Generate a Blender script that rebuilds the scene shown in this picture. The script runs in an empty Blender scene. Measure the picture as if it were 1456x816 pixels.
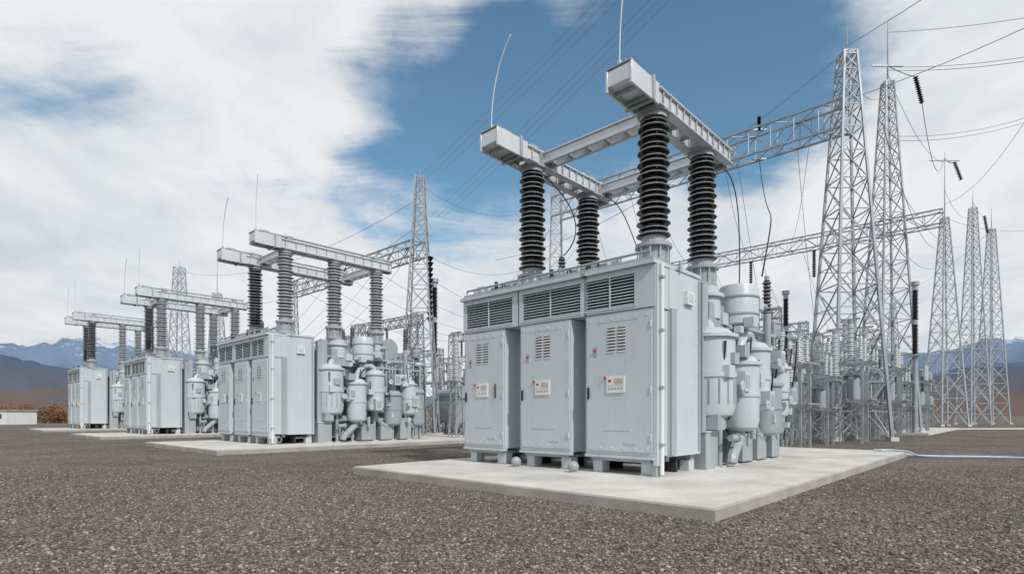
import bpy, bmesh, math, random
import numpy as np
from mathutils import Vector, Matrix, noise
random.seed(7)
rad=math.radians
scene=bpy.context.scene
scene.view_settings.view_transform='Standard'
try: scene.view_settings.look='None'
except Exception: pass
scene.view_settings.exposure=0

# ------------------------------------------------------------ materials
def newmat(name):
    m=bpy.data.materials.new(name); m.use_nodes=True
    nt=m.node_tree; b=nt.nodes['Principled BSDF']
    return m,nt,b
def paint(name,col,rough=.45,metal=0,var=.12,scale=1.5,dirt=0.0):
    m,nt,b=newmat(name)
    tc=nt.nodes.new('ShaderNodeTexCoord')
    n=nt.nodes.new('ShaderNodeTexNoise'); n.inputs['Scale'].default_value=scale; n.inputs['Detail'].default_value=4
    mp=nt.nodes.new('ShaderNodeMapping'); mp.inputs['Scale'].default_value=(1.6,1.6,.45)
    nt.links.new(tc.outputs['Object'],mp.inputs[0]); nt.links.new(mp.outputs[0],n.inputs['Vector'])
    r=nt.nodes.new('ShaderNodeValToRGB')
    r.color_ramp.elements[0].position=.3; r.color_ramp.elements[1].position=.7
    lo=[c*(1-var) for c in col]; hi=[min(1,c*(1+var*.6)) for c in col]
    r.color_ramp.elements[0].color=(*lo,1); r.color_ramp.elements[1].color=(*hi,1)
    nt.links.new(n.outputs['Fac'],r.inputs[0])
    out=r.outputs[0]
    if dirt>0:
        n2=nt.nodes.new('ShaderNodeTexNoise'); n2.inputs['Scale'].default_value=6; n2.inputs['Detail'].default_value=6
        mp2=nt.nodes.new('ShaderNodeMapping'); mp2.inputs['Scale'].default_value=(2.5,2.5,.15)
        nt.links.new(tc.outputs['Object'],mp2.inputs[0]); nt.links.new(mp2.outputs[0],n2.inputs['Vector'])
        mr=nt.nodes.new('ShaderNodeMapRange'); mr.inputs[1].default_value=.52; mr.inputs[2].default_value=.8; mr.inputs[3].default_value=0; mr.inputs[4].default_value=dirt
        nt.links.new(n2.outputs['Fac'],mr.inputs[0])
        sz=nt.nodes.new('ShaderNodeSeparateXYZ'); nt.links.new(tc.outputs['Object'],sz.inputs[0])
        mz=nt.nodes.new('ShaderNodeMapRange'); mz.inputs[1].default_value=1.3; mz.inputs[2].default_value=.3; mz.inputs[3].default_value=0; mz.inputs[4].default_value=dirt*.8
        nt.links.new(sz.outputs[2],mz.inputs[0])
        m2=nt.nodes.new('ShaderNodeMath'); m2.operation='MULTIPLY'; nt.links.new(mz.outputs[0],m2.inputs[0]); nt.links.new(n.outputs['Fac'],m2.inputs[1])
        m3=nt.nodes.new('ShaderNodeMath'); m3.operation='ADD'; nt.links.new(m2.outputs[0],m3.inputs[0]); nt.links.new(mr.outputs[0],m3.inputs[1])
        mx=nt.nodes.new('ShaderNodeMix'); mx.data_type='RGBA'; mx.inputs[7].default_value=(.2,.185,.165,1)
        nt.links.new(m3.outputs[0],mx.inputs[0]); nt.links.new(out,mx.inputs[6]); out=mx.outputs[2]
        # slightly uneven sheen
        rr=nt.nodes.new('ShaderNodeMapRange'); rr.inputs[1].default_value=.3; rr.inputs[2].default_value=.7; rr.inputs[3].default_value=rough*.8; rr.inputs[4].default_value=rough*1.3
        nt.links.new(n2.outputs['Fac'],rr.inputs[0]); nt.links.new(rr.outputs[0],b.inputs['Roughness'])
    nt.links.new(out,b.inputs['Base Color'])
    if dirt==0: b.inputs['Roughness'].default_value=rough
    b.inputs['Metallic'].default_value=metal
    return m
M_PAINT=paint('grey_cabinet_paint',(.50,.56,.59),.33,dirt=.13,var=.05)
M_PAINT2=paint('grey_tank_paint',(.34,.385,.41),.38,dirt=.3,var=.14)
M_BEAM=paint('light_beam_paint',(.62,.65,.67),.3,metal=.25,var=.08)
M_GALV=paint('galvanized_steel',(.37,.40,.42),.48,metal=.35,var=.22,scale=3)
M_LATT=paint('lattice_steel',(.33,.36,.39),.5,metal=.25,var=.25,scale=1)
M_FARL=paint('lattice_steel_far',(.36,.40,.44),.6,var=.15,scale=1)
M_DARK=paint('dark_interior',(.03,.033,.037),.6)
M_CER=paint('black_glazed_ceramic',(.012,.0115,.013),.14,var=.3)
M_RIM=paint('ceramic_rim_highlight',(.36,.375,.385),.25)  # pale shed edges: highlight on the black glaze painted as colour
M_CERG=paint('grey_ceramic',(.54,.57,.59),.3)
M_CERGD=paint('grey_ceramic_core',(.24,.26,.28),.4)
M_RED=paint('red_plastic',(.5,.035,.02),.4)
M_WHITE=paint('white_panel',(.70,.705,.70),.4,var=.04)
M_BEIGE=paint('beige_label',(.46,.44,.38),.5)
M_BLACK=paint('black_rubber',(.02,.02,.022),.5)
M_WIRE=paint('aluminium_wire',(.30,.32,.34),.5,metal=.2)
M_STEEL=paint('brushed_steel',(.55,.56,.57),.25,metal=.9)

def concrete(name,col):
    m,nt,b=newmat(name)
    tc=nt.nodes.new('ShaderNodeTexCoord')
    a=nt.nodes.new('ShaderNodeTexNoise'); a.inputs['Scale'].default_value=.6; a.inputs['Detail'].default_value=9; a.inputs['Roughness'].default_value=.65
    c=nt.nodes.new('ShaderNodeTexNoise'); c.inputs['Scale'].default_value=25; c.inputs['Detail'].default_value=6
    nt.links.new(tc.outputs['Object'],a.inputs['Vector']); nt.links.new(tc.outputs['Object'],c.inputs['Vector'])
    mm=nt.nodes.new('ShaderNodeMath'); mm.operation='MULTIPLY_ADD'; mm.inputs[1].default_value=.3
    nt.links.new(c.outputs['Fac'],mm.inputs[0]); nt.links.new(a.outputs['Fac'],mm.inputs[2])
    r=nt.nodes.new('ShaderNodeValToRGB'); r.color_ramp.elements[0].position=.45; r.color_ramp.elements[1].position=.82
    r.color_ramp.elements[0].color=(*[x*.68 for x in col],1); r.color_ramp.elements[1].color=(*[min(1,x*1.15) for x in col],1)
    nt.links.new(mm.outputs[0],r.inputs[0]); nt.links.new(r.outputs[0],b.inputs['Base Color'])
    b.inputs['Roughness'].default_value=.85
    bp=nt.nodes.new('ShaderNodeBump'); bp.inputs['Strength'].default_value=.35; bp.inputs['Distance'].default_value=.02
    nt.links.new(c.outputs['Fac'],bp.inputs['Height']); nt.links.new(bp.outputs[0],b.inputs['Normal'])
    return m
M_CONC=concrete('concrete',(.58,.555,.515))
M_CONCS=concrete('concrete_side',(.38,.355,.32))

def gravelmat():
    m,nt,b=newmat('gravel')
    tc=nt.nodes.new('ShaderNodeTexCoord')
    dn=nt.nodes.new('ShaderNodeTexNoise'); dn.inputs['Scale'].default_value=12; dn.inputs['Detail'].default_value=2
    nt.links.new(tc.outputs['Object'],dn.inputs['Vector'])
    add=nt.nodes.new('ShaderNodeVectorMath'); add.operation='MULTIPLY_ADD'; add.inputs[1].default_value=(.03,.03,.0)
    nt.links.new(dn.outputs['Color'],add.inputs[0]); nt.links.new(tc.outputs['Object'],add.inputs[2])
    v=nt.nodes.new('ShaderNodeTexVoronoi'); v.inputs['Scale'].default_value=26; nt.links.new(add.outputs[0],v.inputs['Vector'])
    sep=nt.nodes.new('ShaderNodeSeparateColor'); nt.links.new(v.outputs['Color'],sep.inputs[0])
    r=nt.nodes.new('ShaderNodeValToRGB'); cr=r.color_ramp
    cr.elements[0].position=0; cr.elements[0].color=(.09,.08,.07,1)
    cr.elements[1].position=1; cr.elements[1].color=(.48,.44,.39,1)
    for p,c in((.3,(.16,.143,.124)),(.55,(.245,.217,.182)),(.75,(.32,.25,.17)),(.88,(.30,.28,.25))):
        e=cr.elements.new(p); e.color=(*c,1)
    nt.links.new(sep.outputs[0],r.inputs[0])
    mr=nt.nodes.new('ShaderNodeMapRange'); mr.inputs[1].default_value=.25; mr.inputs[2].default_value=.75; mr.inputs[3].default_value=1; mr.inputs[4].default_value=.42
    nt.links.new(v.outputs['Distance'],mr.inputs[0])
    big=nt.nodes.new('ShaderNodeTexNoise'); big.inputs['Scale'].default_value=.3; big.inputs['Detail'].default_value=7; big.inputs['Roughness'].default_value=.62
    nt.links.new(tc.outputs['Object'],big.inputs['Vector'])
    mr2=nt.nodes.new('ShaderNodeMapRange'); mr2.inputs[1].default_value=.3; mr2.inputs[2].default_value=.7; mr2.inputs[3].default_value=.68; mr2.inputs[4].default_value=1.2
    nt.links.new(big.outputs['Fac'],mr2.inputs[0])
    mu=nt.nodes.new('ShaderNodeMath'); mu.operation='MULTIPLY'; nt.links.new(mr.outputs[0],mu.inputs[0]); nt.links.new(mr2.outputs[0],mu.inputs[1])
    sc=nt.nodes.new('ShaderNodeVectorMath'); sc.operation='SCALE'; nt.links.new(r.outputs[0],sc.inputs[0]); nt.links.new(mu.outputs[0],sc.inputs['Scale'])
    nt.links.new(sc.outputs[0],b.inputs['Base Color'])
    b.inputs['Roughness'].default_value=.95; b.inputs['Specular IOR Level'].default_value=.15
    inv=nt.nodes.new('ShaderNodeMath'); inv.operation='SUBTRACT'; inv.inputs[0].default_value=1; nt.links.new(v.outputs['Distance'],inv.inputs[1])
    ad=nt.nodes.new('ShaderNodeMath'); ad.operation='MULTIPLY_ADD'; ad.inputs[1].default_value=.7; nt.links.new(sep.outputs[1],ad.inputs[0]); nt.links.new(inv.outputs[0],ad.inputs[2])
    bp=nt.nodes.new('ShaderNodeBump'); bp.inputs['Strength'].default_value=.8; bp.inputs['Distance'].default_value=.02
    nt.links.new(ad.outputs[0],bp.inputs['Height']); nt.links.new(bp.outputs[0],b.inputs['Normal'])
    return m
M_GRAV=gravelmat()
def stonemat():
    m,nt,b=newmat('gravel_stone')
    g=nt.nodes.new('ShaderNodeNewGeometry')
    r=nt.nodes.new('ShaderNodeValToRGB'); cr=r.color_ramp
    cr.elements[0].position=0; cr.elements[0].color=(.07,.065,.06,1)
    cr.elements[1].position=1; cr.elements[1].color=(.44,.405,.36,1)
    for p,c in((.35,(.13,.118,.104)),(.6,(.20,.178,.15)),(.78,(.29,.215,.14)),(.9,(.26,.24,.215))):
        e=cr.elements.new(p); e.color=(*c,1)
    nt.links.new(g.outputs['Random Per Island'],r.inputs[0]); nt.links.new(r.outputs[0],b.inputs['Base Color'])
    b.inputs['Roughness'].default_value=.9; b.inputs['Specular IOR Level'].default_value=.2
    return m
M_STONE=stonemat()

# ------------------------------------------------------------ mesh builder
class MB:
    def __init__(s,flip=False):
        s.v=[];s.f=[];s.m=[];s.flip=flip
    def av(s,p):
        s.v.append((-p[0],p[1],p[2]) if s.flip else (p[0],p[1],p[2])); return len(s.v)-1
    def face(s,idx,m): s.f.append(idx); s.m.append(m)
    def box(s,x0,x1,y0,y1,z0,z1,m=0):
        i=[s.av((x,y,z)) for x in(x0,x1) for y in(y0,y1) for z in(z0,z1)]
        for q in((0,1,3,2),(4,6,7,5),(0,4,5,1),(2,3,7,6),(0,2,6,4),(1,5,7,3)): s.face([i[k] for k in q],m)
    def beam(s,p,q,w,h=None,m=0):
        h=h or w; p=Vector(p);q=Vector(q);d=(q-p)
        if d.length<1e-6:return
        d.normalize(); up=Vector((0,0,1)) if abs(d.z)<.95 else Vector((0,1,0))
        a=d.cross(up).normalized(); b=a.cross(d).normalized()
        i=[]
        for c in(p,q):
            for sa,sb in((-1,-1),(1,-1),(1,1),(-1,1)): i.append(s.av(c+a*sa*w/2+b*sb*h/2))
        for k in range(4): s.face([i[k],i[(k+1)%4],i[4+(k+1)%4],i[4+k]],m)
        s.face(i[0:4],m); s.face(i[4:8],m)
    def cyl(s,p,q,r0,r1=None,n=16,m=0,caps=True):
        r1=r0 if r1 is None else r1; p=Vector(p);q=Vector(q);d=(q-p).normalized()
        up=Vector((0,0,1)) if abs(d.z)<.95 else Vector((0,1,0))
        a=d.cross(up).normalized(); b=a.cross(d).normalized()
        A=[];B=[]
        for k in range(n):
            t=2*math.pi*k/n; o=a*math.cos(t)+b*math.sin(t)
            A.append(s.av(p+o*r0)); B.append(s.av(q+o*r1))
        for k in range(n): s.face([A[k],A[(k+1)%n],B[(k+1)%n],B[k]],m)
        if caps: s.face(A,m); s.face(B,m)
    def lathe(s,c,prof,n=24,m=0,mats=None):
        rings=[]
        for r,z in prof:
            if r<1e-5: rings.append([s.av((c[0],c[1],c[2]+z))])
            else: rings.append([s.av((c[0]+r*math.cos(2*math.pi*k/n),c[1]+r*math.sin(2*math.pi*k/n),c[2]+z)) for k in range(n)])
        for j in range(len(rings)-1):
            A,B=rings[j],rings[j+1]; mm=mats[j] if mats else m
            for k in range(n):
                k2=(k+1)%n
                if len(A)==1 and len(B)==1: continue
                if len(A)==1: s.face([A[0],B[k],B[k2]],mm)
                elif len(B)==1: s.face([A[k],A[k2],B[0]],mm)
                else: s.face([A[k],A[k2],B[k2],B[k]],mm)
    def tube(s,pts,r,n=8,m=0):
        pts=[Vector(p) for p in pts]; rings=[]
        prev=None
        for i,p in enumerate(pts):
            d=(pts[min(i+1,len(pts)-1)]-pts[max(i-1,0)]).normalized()
            if prev is None:
                up=Vector((0,0,1)) if abs(d.z)<.9 else Vector((0,1,0)); a=d.cross(up).normalized()
            else: a=(prev-d*prev.dot(d)).normalized()
            prev=a; b=a.cross(d)
            rings.append([s.av(p+(a*math.cos(2*math.pi*k/n)+b*math.sin(2*math.pi*k/n))*r) for k in range(n)])
        for j in range(len(rings)-1):
            for k in range(n): s.face([rings[j][k],rings[j][(k+1)%n],rings[j+1][(k+1)%n],rings[j+1][k]],m)
        s.face(rings[0],m); s.face(rings[-1],m)
    def sphere(s,c,r,m=0,n=14):
        pr=[(r*math.sin(math.pi*k/8),-r*math.cos(math.pi*k/8)) for k in range(9)]
        pr[0]=(0,-r);pr[-1]=(0,r); s.lathe(c,pr,n,m)
    def mesh(s,name,mats):
        me=bpy.data.meshes.new(name); me.from_pydata(s.v,[],s.f)
        for mt in mats: me.materials.append(mt)
        me.polygons.foreach_set('material_index',s.m)
        bm=bmesh.new(); bm.from_mesh(me); bmesh.ops.recalc_face_normals(bm,faces=bm.faces); bm.to_mesh(me); bm.free()
        me.polygons.foreach_set('use_smooth',[True]*len(me.polygons))
        me.set_sharp_from_angle(angle=rad(32)); me.update()
        return me
def obj(name,me,parent=None,loc=(0,0,0),rz=0,bevel=0,scale=(1,1,1)):
    o=bpy.data.objects.new(name,me); scene.collection.objects.link(o)
    o.location=loc; o.rotation_euler=(0,0,rz); o.scale=scale
    if parent: o.parent=parent
    if bevel:
        b=o.modifiers.new('bevel','BEVEL'); b.width=bevel; b.segments=2; b.limit_method='ANGLE'; b.angle_limit=rad(40); b.harden_normals=False
    return o

# ------------------------------------------------------------ frame of reference
P0=Vector((3.04,8.32,0)); A=Vector((-.7316,.6817,0)); B=Vector((.6817,.7316,0))
RZ=math.atan2(-.6817,.7316)
BH=2.93
BZ=9.0

# ------------------------------------------------------------ insulators
def shed_profile(R,H,n,z0=0):
    prof=[];mats=[]
    p=H/n
    for i in range(n):
        z=z0+i*p; Ri=R*(1 if i%2==0 else .86); Ri*=(1-.08*i/n); rc=R*.6
        prof+=[(rc,z),(Ri*.97,z+.2*p),(Ri,z+.27*p),(Ri*.97,z+.38*p),(rc,z+.78*p)]; mats+=[0,1,1,0,0]
    prof.append((R*.6,z0+H)); 
    return prof,mats
def bushing_mesh(name,cer,rim,R=.42,H=BH,n=20,seg=28):
    mb=MB()
    mb.lathe((0,0,0),[(0,0),(.42,0),(.42,.1),(.33,.14),(.33,.5),(.45,.52),(.45,.6),(.3,.64),(.3,.8),(0,.8)],seg,2)
    for k in range(10):
        t=2*math.pi*k/10; mb.cyl((.39*math.cos(t),.39*math.sin(t),.1),(.39*math.cos(t),.39*math.sin(t),.66),.02,n=6,m=3)
    pr,ms=shed_profile(R,H,n,.8)
    mb.lathe((0,0,0),pr,seg,0,ms)
    mb.lathe((0,0,.8+H),[(0,-.02),(.33,-.02),(.33,.1),(.4,.1),(.4,.16),(0,.16)],seg,2)
    return mb.mesh(name,[cer,rim,M_PAINT2,M_STEEL])
ME_BB=bushing_mesh('black_bushing',M_CER,M_RIM)
ME_BG=bushing_mesh('grey_bushing',M_CERGD,M_CERG)
def thin_ins(mb,c,R,H,n=14,seg=10,m0=0,m1=1):
    pr,ms=shed_profile(R,H,n); ms=[m0 if k==0 else m1 for k in ms]; mb.lathe(c,pr,seg,0,ms)

# ------------------------------------------------------------ transformer cabinets
CABS=[(7.46,9.15),(5.12,6.86),(2.78,4.66)]
def cabinets_mesh():
    mb=MB(True); V0=3.25; V1=5.55
    mb.box(2.80,9.13,V0+.62,V1,.66,5.08,0)
    for ci,(a,b) in enumerate(CABS):
        vf=V0
        mb.box(a,b,vf,V0+.66,.65,4.05,0)
        mb.box(a+.05,b-.05,vf-.03,vf+.002,.74,3.98,0)
        mb.box(a-.0,b+.0,vf-.05,vf+.1,.58,.645,0)
        mb.box(a+.12,b-.12,vf+.06,vf+.6,.50,.58,1)
        la,lb=a+.12,b-.1
        z0,z1=4.07,4.98
        uz0,uz1=z0+.10,z1-.08
        u0=a-.04 if ci==2 else a-.50; u1=b+.04
        if ci==2: la,lb=a+.50,b-.04
        if ci<2: la=a-.30
        mb.box(u0,u1,V0+.16,V0+.64,z0,z1+.05,0)
        mb.box(la,lb,V0+.13,V0+.157,uz0,uz1,2)
        mb.box(u0,la,V0-.02,V0+.155,z0,z1+.05,0); mb.box(lb,u1,V0-.02,V0+.155,z0,z1+.05,0)
        mb.box(la,lb,V0-.02,V0+.155,z0,uz0,0); mb.box(la,lb,V0-.02,V0+.155,uz1,z1+.05,0)
        n=10
        for k in range(n):
            z=uz0+(k+.5)*(uz1-uz0)/n
            i=[mb.av(p) for p in((la,V0-.01,z-.022),(lb,V0-.01,z-.022),(lb,V0+.08,z+.022),(la,V0+.08,z+.022),
                                 (la,V0-.01,z-.004),(lb,V0-.01,z-.004),(lb,V0+.08,z+.036),(la,V0+.08,z+.036))]
            for q in((0,1,2,3),(4,5,6,7),(0,1,5,4),(1,2,6,5),(2,3,7,6),(3,0,4,7)): mb.face([i[x] for x in q],0)
        for t in(.5,): 
            uu=la+(lb-la)*t; mb.box(uu-.015,uu+.015,V0-.025,V0+.0,uz0,uz1,0)
        mb.box(la-.05,lb+.05,V0-.035,V0-.02,uz1,uz1+.04,0); mb.box(la-.05,lb+.05,V0-.035,V0-.02,uz0-.04,uz0,0)
        cu=(a+b)/2+.05
        for col in(-.15,.13):
            for k in range(8):
                z=3.1+k*.075
                mb.box(cu+col-.11,cu+col+.11,vf-.045,vf-.028,z,z+.028,3); mb.box(cu+col-.11,cu+col+.11,vf-.0335,vf-.0295,z+.03,z+.06,2)
        zc=2.33
        mb.box(cu-.25,cu+.25,vf-.055,vf-.028,zc-.2,zc+.2,3)
        mb.box(cu-.21,cu+.03,vf-.062,vf-.053,zc+.02,zc+.14,7); mb.box(cu+.12,cu+.2,vf-.06,vf-.053,zc+.06,zc+.12,5)
        for k in range(5): mb.box(cu-.2+k*.085,cu-.15+k*.085,vf-.06,vf-.053,zc-.12,zc-.07,1)
        mb.box(cu-.22,cu+.22,vf-.058,vf-.053,zc-.03,zc-.02,1)
        mb.sphere((cu+.3,vf-.05,zc+.17),.035,5,8)
        mb.sphere((b-.3,vf-.05,zc+.85),.035,5,8); mb.box(b-.35,b-.25,vf-.04,vf-.028,zc+.7,zc+.94,1)
        mb.box(b-.13,b-.09,vf-.08,vf-.03,2.0,2.28,4)
        if ci==0: mb.sphere((a+.35,vf-.06,2.42),.035,5,8); mb.box(a+.33,a+.36,vf-.06,vf-.03,2.1,2.5,4)
        for z in(1.0,2.1,3.6): mb.cyl((a+.06,vf-.04,z),(a+.06,vf-.04,z+.16),.022,n=8,m=0)
        mb.box(cu-.38,cu+.34,vf-.036,vf-.028,1.22,1.235,1); mb.box(cu-.55,cu-.25,vf-.045,vf-.028,.92,1.0,0)
        mb.box(cu-.6,cu+.55,vf-.034,vf-.028,3.82,3.83,1)
        # raised darker strips painted as the door's shadow line
        for (x0,x1,zz0,zz1) in((a+.05,a+.06,.76,3.96),(b-.06,b-.05,.76,3.96)): mb.box(x0,x1,vf-.034,vf-.0305,zz0,zz1,1)
        for k in range(6):
            uu=a+.15+k*(b-a-.3)/5; mb.cyl((uu,vf-.045,3.9),(uu,vf-.025,3.9),.018,n=6,m=3); mb.cyl((uu,vf-.045,.82),(uu,vf-.025,.82),.018,n=6,m=3)
        mb.box(u0-.02,u1+.04,V0-.12,V0+.9,5.035,5.12,0)
        mb.box(u0+.05,u1-.02,V0-.02,V0+.5,5.12,5.22,1)
    mb.box(2.74,9.2,V0+.9,V1+.04,5.085,5.17,0)
    mb.cyl((2.9,V0+.05,5.36),(9.1,V0+.05,5.36),.03,n=10,m=1)
    for k in range(9):
        uu=2.9+k*.775; mb.cyl((uu,V0+.05,5.12),(uu,V0+.05,5.36),.02,n=8,m=1)
    random.seed(3)
    for k in range(18):
        uu=3.9+k*.3; w=random.uniform(.1,.17); h=random.uniform(.14,.42); vv=V0+random.uniform(.5,1.5)
        mb.box(uu-w,uu+w,vv,vv+random.uniform(.25,.5),5.17,5.17+h,random.choice([0,1,1]))
        mb.cyl((uu,V0+.3,5.22),(uu,V0+.3,5.22+random.uniform(.1,.32)),random.uniform(.03,.07),n=10,m=random.choice([0,1,4]))
    mb.cyl((4.4,V0+.75,5.5),(9.0,V0+.75,5.5),.045,n=10,m=1)
    mb.cyl((4.4,V0+1.1,5.6),(8.6,V0+1.1,5.6),.06,n=10,m=0)
    for k in range(5): mb.cyl((4.6+k,V0+.75,5.17),(4.6+k,V0+.75,5.5),.03,n=8,m=1)
    thin_ins(mb,(6.35,V0+1.2,5.55),.13,.55,6,12,4,1); mb.cyl((6.35,V0+1.2,5.17),(6.35,V0+1.2,5.55),.08,m=1); mb.cyl((6.35,V0+1.2,6.1),(6.35,V0+1.2,7.6),.015,n=6,m=1)
    mb.box(2.70,2.80,V0+.0,V0+.28,.45,5.03,0)
    mb.cyl((2.66,V0+.14,.25),(2.66,V0+.14,5.05),.05,n=12,m=3)
    for z in(.9,2.2,3.5,4.7): mb.box(2.6,2.7,V0+.07,V0+.21,z,z+.06,1)
    mb.box(2.72,2.80,V0+.62,V1-.02,.62,5.03,0)
    mb.box(2.66,2.72,V0+.62,V0+.86,.66,4.1,1)
    mb.box(2.62,2.72,V0+1.35,V0+1.75,4.3,4.62,3); mb.box(2.612,2.622,V0+1.42,V0+1.68,4.36,4.56,0)
    mb.box(2.685,2.72,V1-.16,V1-.08,.7,5.0,1)
    mb.cyl((2.68,V0+1.1,5.03),(2.68,V0+1.1,5.3),.04,n=8,m=1)
    for k in range(12):
        z=.8+k*.37; mb.cyl((2.70,V1-.28,z),(2.72,V1-.28,z),.018,n=6,m=3)
    mb.box(2.85,9.05,V0+.7,V0+.85,.5,.66,1); mb.box(2.85,9.05,V1-.3,V1-.1,.46,.66,1)
    for a,b in CABS:
        mb.box(a+.12,a+.4,V0+.12,V0+.45,.205,.50,0); mb.box(b-.4,b-.14,V0+.12,V0+.45,.205,.50,0)
        mb.box(a+.09,a+.43,V0+.09,V0+.48,.205,.235,1)
    for uu in(2.85,4.9,7.1,8.8):
        mb.box(uu,uu+.25,V1-.4,V1-.1,.205,.46,0)
    mb.box(2.74,2.86,V0+.02,V0+.2,.205,.5,1)
    for uu in(4.9,7.15,3.7,6.0):
        mb.cyl((uu-.3,V0+.8,.37),(uu+.3,V0+.8,.37),.155,n=20,m=6); mb.cyl((uu-.31,V0+.8,.37),(uu+.31,V0+.8,.37),.08,n=16,m=4)
    mb.box(2.9,9.0,V0+1.3,V0+1.4,.21,.6,2)  # dark sheet added to paint the shade under the cabinets
    return mb.mesh('cabinet_row',[M_PAINT,M_PAINT2,M_DARK,M_WHITE,M_BLACK,M_RED,M_STEEL,M_BEIGE])
ME_CAB=cabinets_mesh()

def barrel(mb,c,r,z0,z1,m=0,n=24):
    h=z1-z0; k=min(.3,h*.2)
    mb.lathe((c[0],c[1],0),[(0,z0),(r*.55,z0),(r*.9,z0+k*.35),(r,z0+k),(r,z0+h*.45),(r*1.06,z0+h*.45),(r*1.06,z0+h*.5),(r,z0+h*.5),(r,z1-k),(r*1.13,z1-k),(r*1.13,z1-k*.7),(r*.97,z1-k*.7),(r*.75,z1-k*.2),(r*.4,z1),(0,z1)],n,m)
def arc_pipe(mb,p,q,r,drop,m=0):
    p=Vector(p);q=Vector(q); pts=[]
    for k in range(13):
        t=k/12; e=t*t*(3-2*t)
        pts.append((p.x+(q.x-p.x)*e,p.y+(q.y-p.y)*e,p.z+(q.z-p.z)*t-drop*math.sin(math.pi*t)))
    mb.tube(pts,r,10,m)
def rear_mesh():
    mb=MB(True); random.seed(21)
    mb.box(3.5,8.7,5.9,9.9,.45,4.5,1)
    mb.box(3.4,8.8,5.8,10.0,4.5,4.62,0)
    for k in range(9):
        v=6.1+k*.45; mb.box(3.36,3.5,v,v+.09,.5,4.45,0)
    for k in range(10):
        u=3.7+k*.52; mb.box(u,u+.09,9.9,10.05,.5,4.45,0)
    for z in(1.3,3.3): mb.box(3.33,3.5,5.95,9.85,z,z+.08,0)
    for (u,v) in((3.4,7.15),(7.6,7.5),(3.6,9.6)):
        mb.lathe((u,v,0),[(0,4.3),(.5,4.3),(.5,4.9),(.6,4.9),(.6,5.0),(.46,5.0),(.46,5.2),(0,5.2)],22,0)
    mb.box(2.95,3.45,6.6,7.6,3.9,4.7,1)
    barrel(mb,(2.9,6.5),.66,1.5,3.95,0)
    barrel(mb,(2.6,7.85),.52,1.15,3.3,0)
    barrel(mb,(2.7,9.05),.52,1.7,3.8,0)
    barrel(mb,(2.75,10.25),.52,.95,2.8,1)
    barrel(mb,(2.8,11.35),.48,1.5,3.4,0)
    barrel(mb,(3.3,12.3),.55,.9,3.0,1)
    # ribs around the large drum
    for k in range(16):
        t=2*math.pi*k/16; mb.box(2.9+.66*math.cos(t)-.02,2.9+.66*math.cos(t)+.02,6.5+.66*math.sin(t)-.02,6.5+.66*math.sin(t)+.02,1.9,2.55,1)
    mb.lathe((2.85,8.4,0),[(0,4.2),(.5,4.2),(.56,4.25),(.56,5.25),(.5,5.38),(0,5.4)],24,0)
    for z in(4.5,5.0): mb.lathe((2.85,8.4,0),[(.565,z),(.59,z),(.59,z+.05),(.565,z+.05)],24,1)
    mb.box(2.4,2.65,8.9,9.2,4.75,5.05,0); mb.cyl((2.5,9.1,4.9),(2.5,9.6,4.9),.1,n=12,m=1); mb.cyl((2.85,8.4,4.25),(2.85,8.4,3.4),.16,n=12,m=1)
    mb.box(2.85,3.2,6.0,6.3,3.9,5.1,1)
    mb.box(2.75,2.95,5.72,5.95,.5,5.0,1)
    def fl(p,d,r,m=1):
        p=Vector(p);d=Vector(d).normalized(); mb.cyl(p-d*.03,p+d*.03,r,n=16,m=m)
    arc_pipe(mb,(2.9,6.5,3.9),(3.5,7.2,3.2),.14,-.5,0)
    arc_pipe(mb,(2.6,7.85,3.25),(2.7,9.05,3.7),.13,-.5,0)
    arc_pipe(mb,(2.7,9.05,1.8),(2.75,10.25,1.0),.12,.4,1)
    arc_pipe(mb,(2.75,10.25,2.8),(2.8,11.35,3.4),.12,-.4,0)
    arc_pipe(mb,(2.8,11.35,1.5),(3.3,12.3,.9),.1,.3,1)
    arc_pipe(mb,(2.5,7.0,.3),(2.6,7.85,1.2),.16,0,1)
    mb.cyl((3.0,5.8,1.25),(3.0,12.6,1.25),.09,n=12,m=1)
    for (v,z1) in((6.3,1.5),(6.8,1.5),(7.7,1.2),(9.05,1.75),(10.25,1.0),(11.35,1.55)):
        mb.cyl((2.75,v,.2),(2.75,v,z1),.08,n=10,m=1); mb.box(2.6,2.9,v-.15,v+.15,.2,.24,0)
    for (v,z0,z1) in((5.7,.205,1.15),(8.2,.25,1.0),(9.4,.25,1.0),(10.7,.25,1.3)):
        mb.box(2.65,3.35,v,v+.75,z0,z1,1); mb.box(2.62,3.38,v-.02,v+.77,z1,z1+.04,0)
    for (u,v,z) in((2.15,6.9,2.4),(2.0,8.4,1.9),(2.1,9.7,3.2),(2.15,11.0,2.1)):
        mb.cyl((u,v,z),(u+.35,v,z),.03,n=8,m=1); mb.cyl((u,v,z),(u+.03,v,z),.13,n=16,m=0)
        mb.box(u+.05,u+.35,v+.3,v+.7,z-.15,z+.4,0); mb.box(u+.04,u+.05,v+.36,v+.64,z-.05,z+.3,3)
    # darker lattice shelf behind drums
    for v in(7.2,9.8,12.0): mb.beam((3.2,v,.2),(3.2,v,4.6),.1,.1,1)
    for z in(3.95,4.35): mb.beam((3.1,5.9,z),(3.1,12.4,z),.08,.1,1)
    for k in range(9):
        v=10.35+k*.22
        mb.box(4.2,6.0,v,v+.07,1.2,4.2,0); mb.box(6.4,8.2,v,v+.07,1.2,4.2,0)
    for z in(1.35,4.0):
        for u in(4.6,5.6,6.8,7.8): mb.cyl((u,9.9,z),(u,12.3,z),.1,n=12,m=1)
    mb.cyl((4.0,10.9,5.1),(8.2,10.9,5.1),.5,n=28,m=0)
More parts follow.
